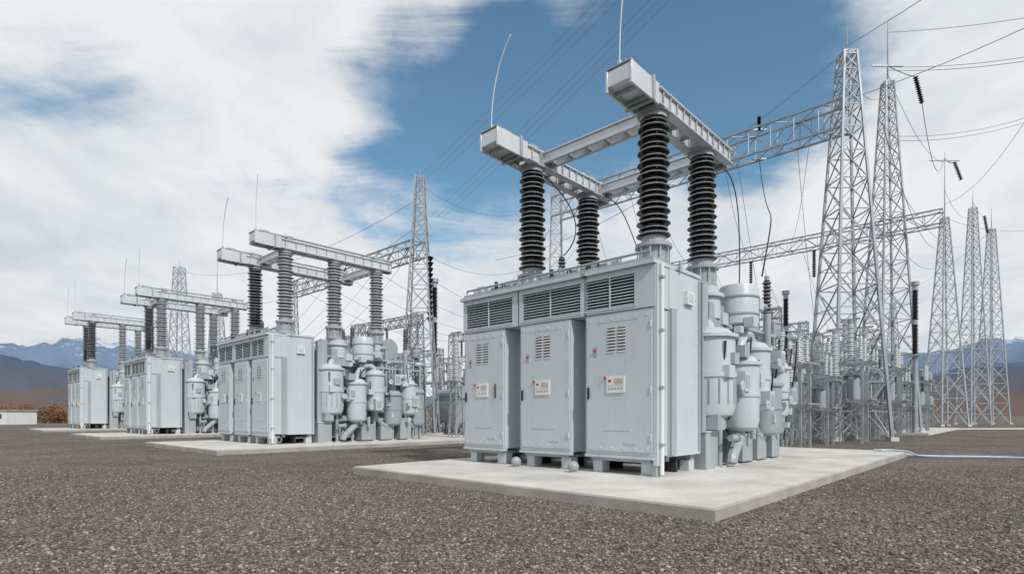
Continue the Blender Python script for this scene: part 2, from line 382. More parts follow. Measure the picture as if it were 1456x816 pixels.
    for u in(4.0,8.2): mb.cyl((u-.04,10.9,5.1),(u+.04,10.9,5.1),.56,n=28,m=1)
    for u in(4.6,7.6): mb.box(u-.08,u+.08,10.8,11.0,4.2,4.7,1)
    for u in(3.2,5.8,8.5):
        for v in(10.1,12.5): mb.beam((u,v,.2),(u,v,4.9),.12,.12,1)
    for v in(10.1,12.5): mb.beam((3.2,v,4.5),(8.5,v,4.5),.1,.14,1)
    mb.beam((3.2,10.1,1.2),(3.2,12.5,4.0),.07,.07,1); mb.beam((3.2,10.1,4.0),(3.2,12.5,1.2),.07,.07,1)
    for k in range(58):
        u=random.uniform(2.3,3.2); v=random.uniform(6,12.8); z=random.uniform(.9,4.3)
        t=random.random()
        if t<.2:
            L=random.uniform(.25,.7); mb.cyl((u,v,z),(u,v,z+L),random.uniform(.03,.09),n=10,m=random.choice([0,1]))
        elif t<.5:
            L=random.uniform(.3,.9); r=random.uniform(.03,.1); mb.cyl((u,v,z),(u,v+L,z),r,n=10,m=random.choice([0,1])); mb.cyl((u,v+L,z),(u,v+L+.05,z),r*1.5,n=12,m=1)
        elif t<.88:
            w=random.uniform(.08,.2); mb.box(u-w,u+w,v-w,v+w*1.3,z,z+w*2.0,random.choice([0,1,1]))
        else: mb.sphere((u,v,z),random.uniform(.07,.14),random.choice([0,1]),10)
    for k in range(11):
        v=6.1+k*.6; arc_pipe(mb,(2.3,v,random.uniform(2.5,4.2)),(2.9,v+random.uniform(.4,1.2),random.uniform(.5,2)),.024,random.uniform(-.2,.5),2)
    for (u,v) in((4.6,8.8),(5.8,8.8),(6.6,9.4),(3.0,11.3)):
        mb.cyl((u,v,3.2 if u<4 else 4.6),(u,v,5.0),.12,m=1); thin_ins(mb,(u,v,5.0),.16,1.1,9,14,2,3)
        mb.cyl((u,v,6.1),(u,v,6.25),.08,m=1)
    return mb.mesh('tank_and_cooling',[M_PAINT,M_PAINT2,M_BLACK,M_RIM])
ME_REAR=rear_mesh()

def beams_mesh(v1,name='bus_frame'):
    mb=MB(True)
    z=BZ
    for bu in(3.4,7.6):
        v0=2.75; vc=4.0
        # inverted-channel box end: top plate, side webs, recessed underside
        mb.box(bu-.32,bu+.32,v0,vc,z+.16,z+.52,0)
        for s in(-1,1): mb.box(bu+s*.32-.03,bu+s*.32+.03,v0-.01,vc,z+.04,z+.55,0)
        mb.box(bu-.29,bu+.29,v0+.3,v0+.36,z+.06,z+.16,1); mb.box(bu-.29,bu+.29,v0+.8,v0+.86,z+.06,z+.16,1)
        mb.box(bu-.34,bu+.34,v0-.02,v0+.1,z+.552,z+.59,1)
        mb.box(bu-.40,bu+.40,vc-.35,vc-.27,z+.0,z+.6,1)
        for s in(-1,1):
            c=bu+s*.27
            mb.box(c-.05,c+.05,vc,v1,z+.1,z+.44,0)
            mb.box(c-.12,c+.12,vc,v1,z+.44,z+.48,0); mb.box(c-.12,c+.12,vc,v1,z+.06,z+.1,0)
            for k in range(12):
                v=vc+.2+k*(v1-vc-.4)/11; mb.box(c-.1,c+.1,v-.012,v+.012,z+.1,z+.44,1)
        n=int((v1-vc)/.7)
        for k in range(n+1):
            v=vc+.1+k*(v1-vc-.2)/n; mb.box(bu-.22,bu+.22,v-.06,v+.06,z+.14,z+.4,1)
        mb.cyl((bu,v0+.3,z+.68),(bu,v1-.1,z+.68),.05,n=10,m=1)
        for k in range(6):
            v=v0+.4+k*(v1-v0-.6)/5; mb.cyl((bu,v,z+.4),(bu,v,z+.68),.03,n=8,m=1)
        mb.box(bu-.2,bu+.2,v1-.02,v1+.12,z+.02,z+.55,1)
        for v in(3.2,4.4,v1-1.0):
            mb.box(bu-.16,bu+.1,v,v+.3,z+.56,z+.72,1); mb.cyl((bu+.12,v,z+.6),(bu+.12,v,z+.86),.04,n=8,m=0)
    for v in(4.95,v1-.35):
        for s in(-1,1):
            c=v+s*.2
            mb.box(3.75,7.25,c-.05,c+.05,z+.16,z+.42,0); mb.box(3.75,7.25,c-.1,c+.1,z+.42,z+.46,0)
        for k in range(6):
            u=3.9+k*.64; mb.box(u-.05,u+.05,v-.15,v+.15,z+.2,z+.38,1)
        mb.box(3.6,3.78,v-.4,v+.4,z+.08,z+.52,1); mb.box(7.22,7.4,v-.4,v+.4,z+.08,z+.52,1)
    for bu,bend in((3.4,.25),(7.6,.75)):
        pts=[]
        for k in range(0,17):
            t=k/16; pts.append((bu+.1-bend*(t**2.4),2.95,z+.6+2.6*t-.25*bend*t**3))
        mb.tube(pts,.018,6,0); mb.cyl((bu+.1,2.95,z+.52),(bu+.1,2.95,z+.8),.05,n=8,m=1)
    return mb.mesh(name,[M_BEAM,M_GALV])
ME_BE1=beams_mesh(8.4); ME_BE2=beams_mesh(10.4)

def slab_mesh(name,w,d,z,ch=.03):
    mb=MB(True)
    i=[]
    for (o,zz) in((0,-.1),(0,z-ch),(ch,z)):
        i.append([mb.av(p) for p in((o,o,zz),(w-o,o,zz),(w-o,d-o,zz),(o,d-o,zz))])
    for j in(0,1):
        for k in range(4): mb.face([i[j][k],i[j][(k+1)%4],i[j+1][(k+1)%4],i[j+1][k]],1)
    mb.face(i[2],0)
    return mb.mesh(name,[M_CONC,M_CONCS])

def wire_pts(p,q,sag,n=24):
    p=Vector(p);q=Vector(q)
    return [p.lerp(q,k/n)-Vector((0,0,sag*4*(k/n)*(1-k/n))) for k in range(n+1)]

OFFS=[0,20.2,40.6,64.5]; ZS=[1,1.08,1.14,1.26]
ME_SLAB=slab_mesh('slab',10.1,18.0,.2)
for i,(of,zs) in enumerate(zip(OFFS,ZS)):
    loc=P0+A*of
    sl=obj('concrete_slab',ME_SLAB,None,loc,RZ)
    root=bpy.data.objects.new('power_transformer',None); scene.collection.objects.link(root)
    root.location=loc; root.rotation_euler=(0,0,RZ)
    root.scale=(1,1,zs); root.location.z=-.2*(zs-1)
    obj('cabinet_row',ME_CAB,root,bevel=.012 if i<2 else 0)
    obj('tank_and_cooling',ME_REAR,root)
    obj('bus_frame',ME_BE1 if i==0 else ME_BE2,root,bevel=.01 if i==0 else 0)
    if i==0:
        pos=[(3.4,4.35,ME_BB),(3.4,7.15,ME_BB),(7.6,4.6,ME_BB),(7.6,7.5,ME_BB)]
    else:
        pos=[(3.4,4.35,ME_BG if i<3 else ME_BB),(3.4,7.0,ME_BG),(7.6,4.6,ME_BB),(3.4,9.6,ME_BG),(7.6,9.4,ME_BG)]
    for u,v,me in pos: obj('bushing',me,root,(-u,v,5.2))
mb=MB(True)
for (u,v) in((6.75,2.95),(4.75,2.85)):
    mb.sphere((u,v,.34),.14,0,16); mb.cyl((u,v,.19),(u,v,.28),.08,n=12,m=0)
obj('bollard',mb.mesh('bollard',[M_PAINT2]),None,P0,RZ)

# ------------------------------------------------------------ lattice towers
def lattice_tower(mb,c,h0,h1,H,w=.11,m=0,nsec=12,spike=0,z0=0):
    cx,cy=c
    def hw(z): return h0+(h1-h0)*(z/H)
    zs=[0]; 
    while zs[-1]<H-.01:
        st=max(hw(zs[-1])*2*1.05,.9); zs.append(min(H,zs[-1]+st))
    for j in range(len(zs)-1):
        za,zb=zs[j],zs[j+1]; a=hw(za); b=hw(zb); tw=w*(1-.35*za/H)
        ca=[Vector((cx+sx*a,cy+sy*a,z0+za)) for sx,sy in((-1,-1),(1,-1),(1,1),(-1,1))]
        cb=[Vector((cx+sx*b,cy+sy*b,z0+zb)) for sx,sy in((-1,-1),(1,-1),(1,1),(-1,1))]
        for k in range(4):
            mb.beam(ca[k],cb[k],tw,tw,m)
            k2=(k+1)%4
            mb.beam(ca[k],cb[k2],tw*.42,tw*.42,m); mb.beam(ca[k2],cb[k],tw*.42,tw*.42,m)
            mb.beam(cb[k],cb[k2],tw*.42,tw*.42,m)
            if a>1.1:
                mid=(ca[k]+cb[k2]+ca[k2]+cb[k])/4; mb.beam((ca[k]+cb[k])/2,mid,tw*.3,tw*.3,m); mb.beam((ca[k2]+cb[k2])/2,mid,tw*.3,tw*.3,m)
    if spike: mb.cyl((cx,cy,z0+H-1),(cx,cy,z0+H+spike),w*.5,w*.1,n=8,m=m)
    for sx,sy in((-1,-1),(1,-1),(1,1),(-1,1)):
        mb.box(cx+sx*h0-.25,cx+sx*h0+.25,cy+sy*h0-.25,cy+sy*h0+.25,0,.25,m+1)
def lattice_beam(mb,p,q,hh,ww,n,w=.09,m=0):
    p=Vector(p);q=Vector(q);d=(q-p).normalized();a=d.cross(Vector((0,0,1))).normalized();L=(q-p).length
    def pt(k,s,t): return p+d*(L*k/n)+a*s*ww/2+Vector((0,0,t*hh/2))
    for s in(-1,1):
        for t in(-1,1): mb.beam(pt(0,s,t),pt(n,s,t),w,w,m)
        for k in range(n):
            mb.beam(pt(k,s,-1 if k%2 else 1),pt(k+1,s,1 if k%2 else -1),w*.55,w*.55,m)
            mb.beam(pt(k,s,-1),pt(k,s,1),w*.45,w*.45,m)
    for t in(-1,1):
        for k in range(n):
            mb.beam(pt(k,-1 if k%2 else 1,t),pt(k+1,1 if k%2 else -1,t),w*.45,w*.45,m)
def hang_string(mb,p,q,R,n,m0,m1):
    p=Vector(p);q=Vector(q);d=q-p;L=d.length;d.normalize()
    for k in range(n):
        c=p+d*(L*(k+.5)/n); mb.cyl(c-d*(L/n*.3),c+d*(L/n*.3),R,R*.5,n=10,m=m0)
    mb.cyl(p,q,R*.3,n=6,m=m1)
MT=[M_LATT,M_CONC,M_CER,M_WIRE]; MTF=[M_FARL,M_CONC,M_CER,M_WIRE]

def gantry(name,towers,beams,mats=MT):
    mb=MB()
    for t in towers: lattice_tower(mb,*t[:1],*t[1:4],**t[4])
    for b in beams: lattice_beam(mb,*b)
    return obj(name,mb.mesh(name,mats))
T1=Vector((21.7,36,0)); T2=Vector((33.8,50,0)); T0=Vector((-6.96,42,0))
e1=T1+A*24
gantry('lattice_gantry',[((21.7,36),1.75,.4,25.0,dict(w=.18,spike=1.8)),((e1.x,e1.y),.9,.4,23,dict(w=.1,spike=3))],
       [((T1.x,T1.y,21.0),(e1.x,e1.y,21.0),1.8,1.4,16,.12)])
e2=T2+A*26; s2=T2-A*4
gantry('lattice_gantry',[((33.8,50),1.75,.35,31.5,dict(w=.17,spike=5.5)),((e2.x,e2.y),.9,.4,20,dict(w=.11))],
       [((s2.x,s2.y,18.4),(e2.x,e2.y,18.4),1.2,1.2,22,.1)])
e3=T0+A*21
gantry('lattice_gantry',[((-6.96,42),1.35,.28,19.6,dict(w=.13,spike=.6)),((e3.x,e3.y),.8,.35,15,dict(w=.1))],
       [((T0.x,T0.y,14.2),(e3.x,e3.y,14.2),1.2,1.1,18,.1)])
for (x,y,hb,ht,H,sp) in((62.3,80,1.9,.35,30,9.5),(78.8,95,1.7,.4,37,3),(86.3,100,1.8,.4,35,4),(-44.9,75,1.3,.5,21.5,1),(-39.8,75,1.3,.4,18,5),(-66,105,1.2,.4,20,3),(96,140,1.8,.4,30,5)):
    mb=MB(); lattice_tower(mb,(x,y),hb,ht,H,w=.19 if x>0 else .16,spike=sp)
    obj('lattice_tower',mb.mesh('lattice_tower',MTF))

# ------------------------------------------------------------ substation equipment
MEQ=[M_GALV,M_PAINT2,M_CER,M_RIM,M_CERG,M_WIRE]
def p_post(h=2.6,ih=1.8,R=.17,dark=True):
    mb=MB(); 
    for sx in(-.2,.2):
        for sy in(-.2,.2): mb.beam((sx*1.5,sy*1.5,0),(sx,sy,h),.07,.07,0)
    n=int(h/.6)
    for k in range(n):
        za=k*h/n; zb=(k+1)*h/n
        for s in(-1,1):
            mb.beam((-.28,s*.28,za),(.25,s*.25,zb),.04,.04,0); mb.beam((s*.28,-.28,za),(s*.25,.25,zb),.04,.04,0)
    mb.box(-.32,.32,-.32,.32,h,h+.08,0); mb.cyl((0,0,h+.08),(0,0,h+.3),.16,m=1)
    thin_ins(mb,(0,0,h+.3),R,ih,int(ih/.11),12,2 if dark else 4,3 if dark else 4)
    mb.cyl((0,0,h+.3+ih),(0,0,h+.5+ih),.13,m=0); mb.box(-.4,.4,-.06,.06,h+.5+ih,h+.58+ih,0)
    return mb.mesh('post',MEQ)
def p_disc():
    mb=MB(); h=2.8
    for x in(-1.6,1.6):
        for y in(-.25,.25): mb.beam((x,y,0),(x,y,h),.12,.12,0)
        mb.beam((x,-.25,1.2),(x,.25,2.2),.05,.05,0)
    for y in(-.25,.25): mb.beam((-2,y,h),(2,y,h),.1,.14,0)
    for x in(-1.5,0,1.5):
        mb.cyl((x,0,h),(x,0,h+.25),.15,m=1); thin_ins(mb,(x,0,h+.25),.16,1.4,12,12,4,4); mb.box(x-.15,x+.15,-.1,.1,h+1.65,h+1.8,0)
    mb.cyl((-1.6,0,h+1.86),(1.6,0,h+1.86),.05,n=10,m=0)
    mb.beam((1.5,0,h+1.8),(2.3,0,h+2.6),.06,.06,0); mb.box(-1.95,-1.55,-.4,-.25,1.0,1.7,1)
    return mb.mesh('disc',MEQ)
def p_ct():
    mb=MB(); h=2.2
    for sx in(-.3,.3):
        for sy in(-.3,.3): mb.beam((sx,sy,0),(sx,sy,h),.1,.1,0)
    mb.beam((-.3,-.3,.3),(.3,-.3,h-.2),.05,.05,0); mb.beam((.3,-.3,.3),(-.3,-.3,h-.2),.05,.05,0)
    barrel(mb,(0,0),.38,h,h+1.0,1,18); thin_ins(mb,(0,0,h+1),.2,1.7,14,14,2,3)
    barrel(mb,(0,0),.3,h+2.7,h+3.5,1,18)
    return mb.mesh('ct',MEQ)
def p_brk():
    mb=MB()
    mb.box(-1.1,1.1,-.5,.5,.9,2.6,1); mb.box(-1.2,1.2,-.55,.55,2.6,2.68,0)
    for x in(-.95,.95):
        for y in(-.4,.4): mb.beam((x,y,0),(x,y,.9),.12,.12,0)
    mb.cyl((-1.3,0,3.0),(1.3,0,3.0),.33,n=20,m=1)
    for x,dx in((-.8,-.35),(0,0),(.8,.35)):
        mb.cyl((x,0,3.2),(x+dx*.2,0,3.5),.2,m=0)
        mb.cyl((x+dx*.2,0,3.5),(x+dx,0,5.0),.09,n=10,m=4)
        for k in range(11):
            t=k/11; c=Vector((x+dx*.2+dx*.8*t,0,3.55+1.45*t)); mb.cyl(c,c+Vector((dx*.03,0,.06)),.19,.12,n=12,m=4)
        mb.sphere((x+dx,0,5.1),.12,0,10)
    mb.box(-.6,.6,-.58,-.5,1.1,2.3,0)
    for k in range(6): mb.box(-.5,.5,-.6,-.58,1.3+k*.12,1.35+k*.12,0)
    return mb.mesh('brk',MEQ)
def p_portal():
    mb=MB(); 
    for x in(-3.5,3.5): lattice_tower(mb,(x,0),.45,.28,8.5,w=.09,m=0)
    lattice_beam(mb,(-3.8,0,8.1),(3.8,0,8.1),.6,.6,12,.07,0)
    for x in(-2.4,0,2.4): 
        hang_string(mb,(x,0,7.8),(x,0,6.5),.13,9,2,5); mb.cyl((x,0,6.5),(x,0,4.4),.02,n=5,m=5)
    return mb.mesh('portal',[M_GALV,M_CONC,M_CER,M_RIM,M_CERG,M_WIRE])
def p_rack():
    mb=MB(); h=4.2
    for x in(-1.8,0,1.8):
        for y in(-.7,.7): mb.beam((x,y,0),(x,y,h),.13,.13,0)
    for z in(2.2,h):
        for y in(-.7,.7): mb.beam((-2.3,y,z),(2.3,y,z),.1,.16,0)
        for x in(-2.2,-1.1,0,1.1,2.2): mb.beam((x,-.9,z+.1),(x,.9,z+.1),.08,.08,0)
    for x in(-1.8,0):
        for y in(-.7,.7): mb.beam((x,y,.3),(x+1.8,y,2.1),.06,.06,0); mb.beam((x,y,2.1),(x+1.8,y,.3),.06,.06,0)
    for x in(-1.7,0,1.7):
        for y in(-.6,.6): thin_ins(mb,(x,y,h+.15),.14,1.2,10,10,4,4); mb.cyl((x,y,h+1.35),(x,y,h+1.5),.09,n=8,m=0)
        mb.cyl((x,-.9,h+1.55),(x,.9,h+1.55),.045,n=8,m=0)
    mb.box(-.9,.9,-.4,.4,2.35,3.1,1); mb.box(-1.9,-1.2,-.95,-.72,.9,1.9,1)
    mb.cyl((1.3,-.2,2.3),(1.3,-.2,3.4),.3,n=16,m=1)
    return mb.mesh('rack',MEQ)
def p_tall():
    mb=MB(); mb.cyl((0,0,0),(0,0,6.4),.22,.16,n=14,m=0); mb.box(-.5,.5,-.5,.5,0,.2,0)
    mb.box(-.4,.4,-.4,.4,6.4,6.5,0)
    for z in(6.6,9.4): 
        thin_ins(mb,(0,0,z),.27,2.4,15,14,2,2); mb.cyl((0,0,z+2.4),(0,0,z+2.8),.2,m=0)
    mb.cyl((0,0,12.2),(0,0,12.5),.3,m=0)
    return mb.mesh('tall',MEQ)
def p_bus():
    mb=MB()
    for x in(-6,-2,2,6):
        mb.cyl((x,0,0),(x,0,3.6),.12,n=12,m=0); mb.box(x-.9,x+.9,-.08,.08,3.6,3.75,0)
        for dx in(-.7,0,.7): thin_ins(mb,(x+dx,0,3.75),.12,1.0,9,10,4,4)
    mb.cyl((-7.5,0,4.85),(7.5,0,4.85),.07,n=10,m=0)
    return mb.mesh('bus',MEQ)
PP={'post_insulator':p_post(),'disconnect_switch':p_disc(),'current_transformer':p_ct(),'circuit_breaker':p_brk(),'steel_portal':p_portal(),'surge_arrester':p_tall(),'busbar_support':p_bus(),'equipment_rack':p_rack()}
ME_POSTG=p_post(3.2,2.2,.2,False)
def put(kind,x,y,rz=RZ,s=1,me=None):
    obj(kind,me or PP[kind],None,(x,y,0),rz,0,(s,s,s))
random.seed(11)
def row(kind,start,dirv,n,step,s=1,jit=.3,rz=RZ,me=None):
    for k in range(n):
        p=start+dirv*(step*k); put(kind,p.x+random.uniform(-jit,jit),p.y+random.uniform(-jit,jit),rz+(random.uniform(-.04,.04)),s*random.uniform(.9,1.12),me)
row('current_transformer',Vector((9.8,22.7,0)),B,2,2.6)
row('equipment_rack',Vector((12.2,26.5,0)),B,3,6,.95)
row('post_insulator',Vector((11.5,25.5,0)),B,4,3.1,1,.3,RZ,ME_POSTG)
row('disconnect_switch',Vector((13.6,31.0,0)),B,4,5.0,1.05)
row('equipment_rack',Vector((18.4,33.0,0)),B,5,6.5,1.1)
row('equipment_rack',Vector((14.6,38,0)),B,5,7,1.1)
row('circuit_breaker',Vector((24.0,41,0)),B,4,7,1.05)
row('post_insulator',Vector((18.0,31.2,0)),B,4,4.4,1.15,.3,RZ,ME_POSTG)
row('current_transformer',Vector((15.8,36,0)),B,5,4.3,1.1)
row('disconnect_switch',Vector((17,44,0)),B,7,6,1.2)
row('steel_portal',Vector((16,42,0)),B,3,11,1.0)
row('steel_portal',Vector((24,54,0)),B,5,12,1.1)
row('equipment_rack',Vector((30,52,0)),B,8,7,1.25)
row('circuit_breaker',Vector((26,58,0)),B,6,8,1.2)
row('current_transformer',Vector((33,50,0)),B,8,5,1.2)
row('steel_portal',Vector((40,75,0)),B,6,12,1.2)
row('busbar_support',Vector((20,60,0)),B,6,16,1.2,0)
row('steel_portal',Vector((-10,45,0)),A,8,9.5,1.0)
row('steel_portal',Vector((-3,53,0)),A,9,10,1.1)
row('steel_portal',Vector((2,66,0)),A,9,12,1.2)
row('disconnect_switch',Vector((-8.0,38,0)),A,6,10.4,1.05)
row('equipment_rack',Vector((-11.5,41.5,0)),A,6,10.4,1.05)
row('circuit_breaker',Vector((-5.0,44,0)),A,12,6,1.1)
row('current_transformer',Vector((-6.5,37.5,0)),A,9,6.4,1.1)
row('post_insulator',Vector((-3.6,35.5,0)),A,12,4.7,1.15,.3,RZ,ME_POSTG)
row('equipment_rack',Vector((-2,49,0)),A,10,6.6,1.2)
row('busbar_support',Vector((-6,57,0)),A,7,16,1.2,0)
row('busbar_support',Vector((0,74,0)),A,7,18,1.3,0)
put('surge_arrester',33.0,45.5,RZ,1.0); put('surge_arrester',20.2,41.0,RZ,.86)
put('surge_arrester',-6.2,44.5,RZ,1.0)
for (x,y) in((24,40),(27,42.5),(36,55),(42,60)): put('post_insulator',x,y,RZ,1.4,ME_POSTG)

mb=MB(); mb.box(0,22,0,6,-.1,.16,0); me=mb.mesh('yard_slab',[M_CONC])
obj('concrete_slab',me,None,(18.2,34.5,0),math.atan2(.73,.68)); 
mb=MB(); mb.box(0,26,0,9,-.1,.16,0); me=mb.mesh('yard_slab',[M_CONC])
obj('concrete_slab',me,None,(33,44,0),math.atan2(.73,.68))
mb=MB(); mb.box(-60,60,-2.5,2.5,-.1,.008,0); obj('access_road',mb.mesh('access_road',[M_CONC]),None,(88,70,0),rad(8))

# ------------------------------------------------------------ wires
def wires(name,lst,r=.03,mat=M_WIRE):
    mb=MB()
    for p,q,s in lst: mb.tube(wire_pts(p,q,s),r,5,0)
    return obj(name,mb.mesh(name,[mat]))
L=[]
for dx in(-.3,0,.3):
    L.append(((-9+dx*3,60,27.4),(10.8+dx,7.5,16.9+dx*.2),.3)); L.append(((-9.6+dx*3,70,26.4),(14.5+dx,7,19.6),.4))
wires('overhead_power_line',L,.012)
L=[((33.8,50,36),(48,28,27),1.2),((33.8,50,32.6),(40,36,25.8),.6),((62.3,80,38),(33.8,50,32.3),2.0),((62.3,80,32),(48,50,31),2),((33.8,50,26.3),(52,50,30.2),1.2),
   ((33.8,50,26.7),(52,50,30.6),1.2),((33.8,50,32.9),(40,36,26.1),.6),
   ((62.3,80,30),(88,82,33),3),((78.8,95,36),(62.3,80,34),2),((86.3,100,37),(78.8,95,38),1),((21.7,36,24),(33.8,50,31),1.5),((21.7,36,22),(T1-A*30+Vector((0,0,30))),2),
   ((24,36,20.5),(62.3,80,27),4),((21.7,36,19),(62.3,80,24),4),((96,140,32),(86.3,100,35),2),((33.8,50,24),(78.8,95,32),4),
   ((21.7,36,25.5),(24,14,22),.5),((21.7,36,25.2),(-2,66,20),2.5)]
wires('power_line',L,.024)
def onb(T,t,z): p=T+A*t; return (p.x,p.y,z)
L=[(onb(T1,2,22),onb(T2,8,19),1.5),(onb(T1,8,20.2),onb(T2,12,18),1.5),(onb(T1,14,20.2),onb(T2,18,18),1.5)]
for t in(3,7,11,16,20): L.append((onb(T1,t,20.2),onb(T1+B*14,t+2,6.0),1.2)); L.append((onb(T2,t,17.8),onb(T2+B*20,t,7),1.5))
for t in(2,6,10,14,18): L.append((onb(T0,t,13.6),onb(T0-B*7,t,6.2),.6)); L.append((onb(T0,t,13.6),onb(T0+B*22,t,11),1.5))
L+= [((T0.x,T0.y,19),e1+Vector((0,0,22)),2),((T0.x,T0.y,14),e1+Vector((0,0,17)),2),((T0.x,T0.y,18),(-44.9,75,21),2.5),((T0.x,T0.y,16),(-39.8,75,17),2.5),((-44.9,75,20),(-66,105,20),2),((-44.9,75,16),(-66,105,16),2)]
for k in range(6): L.append(((e1.x+k,e1.y,20-k*1.3),(T0.x+2,T0.y+20+k*3,13-k),1.5))
for k in range(5): L.append(((T1.x,T1.y,12-k*1.4),(T2.x+10,T2.y+10,12-k),1.0))
wires('overhead_conductors',L,.018)
mb=MB()
for p,q,R in(((36.3,50,32),(36.9,50,29.6),.22),((T0.x+.8,T0.y,13.6),(T0.x+.75,T0.y,8.6),.24),((63.7,80,38),(64.7,80,35.4),.3),((85.0,100,37.4),(85.6,100,34.3),.3),
             (onb(T1,5.5,22.9),onb(T1,5.5,21.9),.14),(onb(T2,6,17.6),onb(T2,6,15),.2),(onb(T2,12,17.6),onb(T2,12,14.6),.2)):
    hang_string(mb,p,q,R,12,0,0)
mb.tube(wire_pts((33.8,50,33),(36.3,50,32),.1),.04,5,1)
mb.tube(wire_pts((36.9,50,29.6),(62.3,80,39),4),.035,5,1)
mb.tube(wire_pts((62.3,80,38.5),(63.7,80,38),.3),.06,5,1)
for (x,y,z,w) in((62.3,80,38.2,2.2),(33.8,50,33,1.4)): mb.beam((x-w,y,z),(x+w,y,z),.12,.12,1)
q=onb(T1,5.5,21); mb.beam((q[0]-.5,q[1],22.0),(q[0]+.5,q[1],22.0),.12,.12,1); mb.beam((q[0]-.5,q[1],19.9),(q[0]+.5,q[1],19.9),.12,.12,1)
obj('insulator_string',mb.mesh('insulator_string',[M_CER,M_GALV]))
mb=MB()
def bez(a,b,c,d,n=24):
    a,b,c,d=map(Vector,(a,b,c,d)); return [a*(1-t)**3+b*3*t*(1-t)**2+c*3*t*t*(1-t)+d*t**3 for t in[k/n for k in range(n+1)]]
q=onb(T1,5.5,20.1)
mb.tube(bez(q,(q[0]+.6,q[1],14),(13.0,27,13),(9.0,20,6.6)),.03,6,0)
def U(u,v,z): p=P0+A*u+B*v; return (p.x,p.y,z)
mb.tube(bez(U(3.4,8.4,9.1),U(3.1,9.0,9.0),U(3.0,9.0,7.8),U(3.2,9.4,5.6)),.018,6,0)
mb.tube(bez(U(7.6,4.9,9.1),U(7.0,5.6,8.4),U(6.6,6.2,7.4),U(6.4,4.6,6.2)),.018,6,0)
mb.tube(bez(U(7.2,8.0,9.1),U(6.4,8.3,8.6),U(6.2,8.0,7.0),U(5.8,8.8,6.2)),.018,6,0)
obj('jumper_cable',mb.mesh('jumper_cable',[M_BLACK]))

M_HOSE=paint('pale_blue_hose',(.42,.52,.58),.4)
mb=MB()
pts=[Vector(U(1.0,17.3,.24)),Vector(U(.3,17.6,.24)),Vector(U(-.3,17.9,.06)),Vector((18.3,20.6,.04)),Vector((19.5,18.6,.04)),Vector((21.5,18.1,.04)),Vector((26,17.8,.04)),Vector((33,18,.04))]
sm=[]
for i in range(len(pts)-1):
    a=pts[max(i-1,0)];b=pts[i];c=pts[i+1];d=pts[min(i+2,len(pts)-1)]
    for k in range(8):
        t=k/8; sm.append(.5*((2*b)+(c-a)*t+(2*a-5*b+4*c-d)*t*t+(3*b-a-3*c+d)*t**3))
mb.tube(sm,.04,8,0); mb.tube([p+Vector((0.1,-.25+.1*math.sin(i*.4),0)) for i,p in enumerate(sm)],.035,8,0)
obj('ground_hose',mb.mesh('ground_hose',[M_HOSE]))

# ------------------------------------------------------------ ground
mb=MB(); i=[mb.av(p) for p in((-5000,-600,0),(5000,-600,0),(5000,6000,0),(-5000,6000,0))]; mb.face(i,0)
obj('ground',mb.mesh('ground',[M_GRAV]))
rng=np.random.default_rng(5)
ico=bmesh.new(); bmesh.ops.create_icosphere(ico,subdivisions=1,radius=1); ico.verts.ensure_lookup_table()
bv=np.array([v.co[:] for v in ico.verts]); bf=np.array([[v.index for v in f.verts] for f in ico.faces]); ico.free()
N=46000
Yv=4.6+12*rng.random(N*2)**1.4; Xv=(rng.random(N*2)*2-1)*Yv*1.0
rel=np.stack([Xv-P0.x,Yv-P0.y],1); uu=rel@np.array([A.x,A.y]); vv=rel@np.array([B.x,B.y])
ok=~((uu>-.04)&(vv>-.04)&(uu<10.15)); Xv=Xv[ok][:N];Yv=Yv[ok][:N]; N=len(Xv)
sz=.009+.017*rng.random(N)**1.6
V=np.empty((N,12,3)); ang=rng.random(N)*6.283
sc=np.stack([sz*(.8+.7*rng.random(N)),sz*(.7+.4*rng.random(N)),sz*(.45+.4*rng.random(N))],1)
J=1+.45*(rng.random((N,12,1))-.5)
P=bv[None]*J*sc[:,None,:]
c,s=np.cos(ang)[:,None],np.sin(ang)[:,None]
V[:,:,0]=P[:,:,0]*c-P[:,:,1]*s+Xv[:,None]; V[:,:,1]=P[:,:,0]*s+P[:,:,1]*c+Yv[:,None]; V[:,:,2]=P[:,:,2]+(sz*.25)[:,None]
F=(bf[None]+(np.arange(N)*12)[:,None,None]).reshape(-1,3)
me=bpy.data.meshes.new('gravel_stones'); me.vertices.add(N*12); me.vertices.foreach_set('co',V.reshape(-1))
me.loops.add(F.size); me.loops.foreach_set('vertex_index',F.reshape(-1).astype(np.int32))
me.polygons.add(len(F)); me.polygons.foreach_set('loop_start',np.arange(0,F.size,3,dtype=np.int32)); 
me.materials.append(M_STONE); me.update(calc_edges=True); me.validate()
obj('gravel',me)

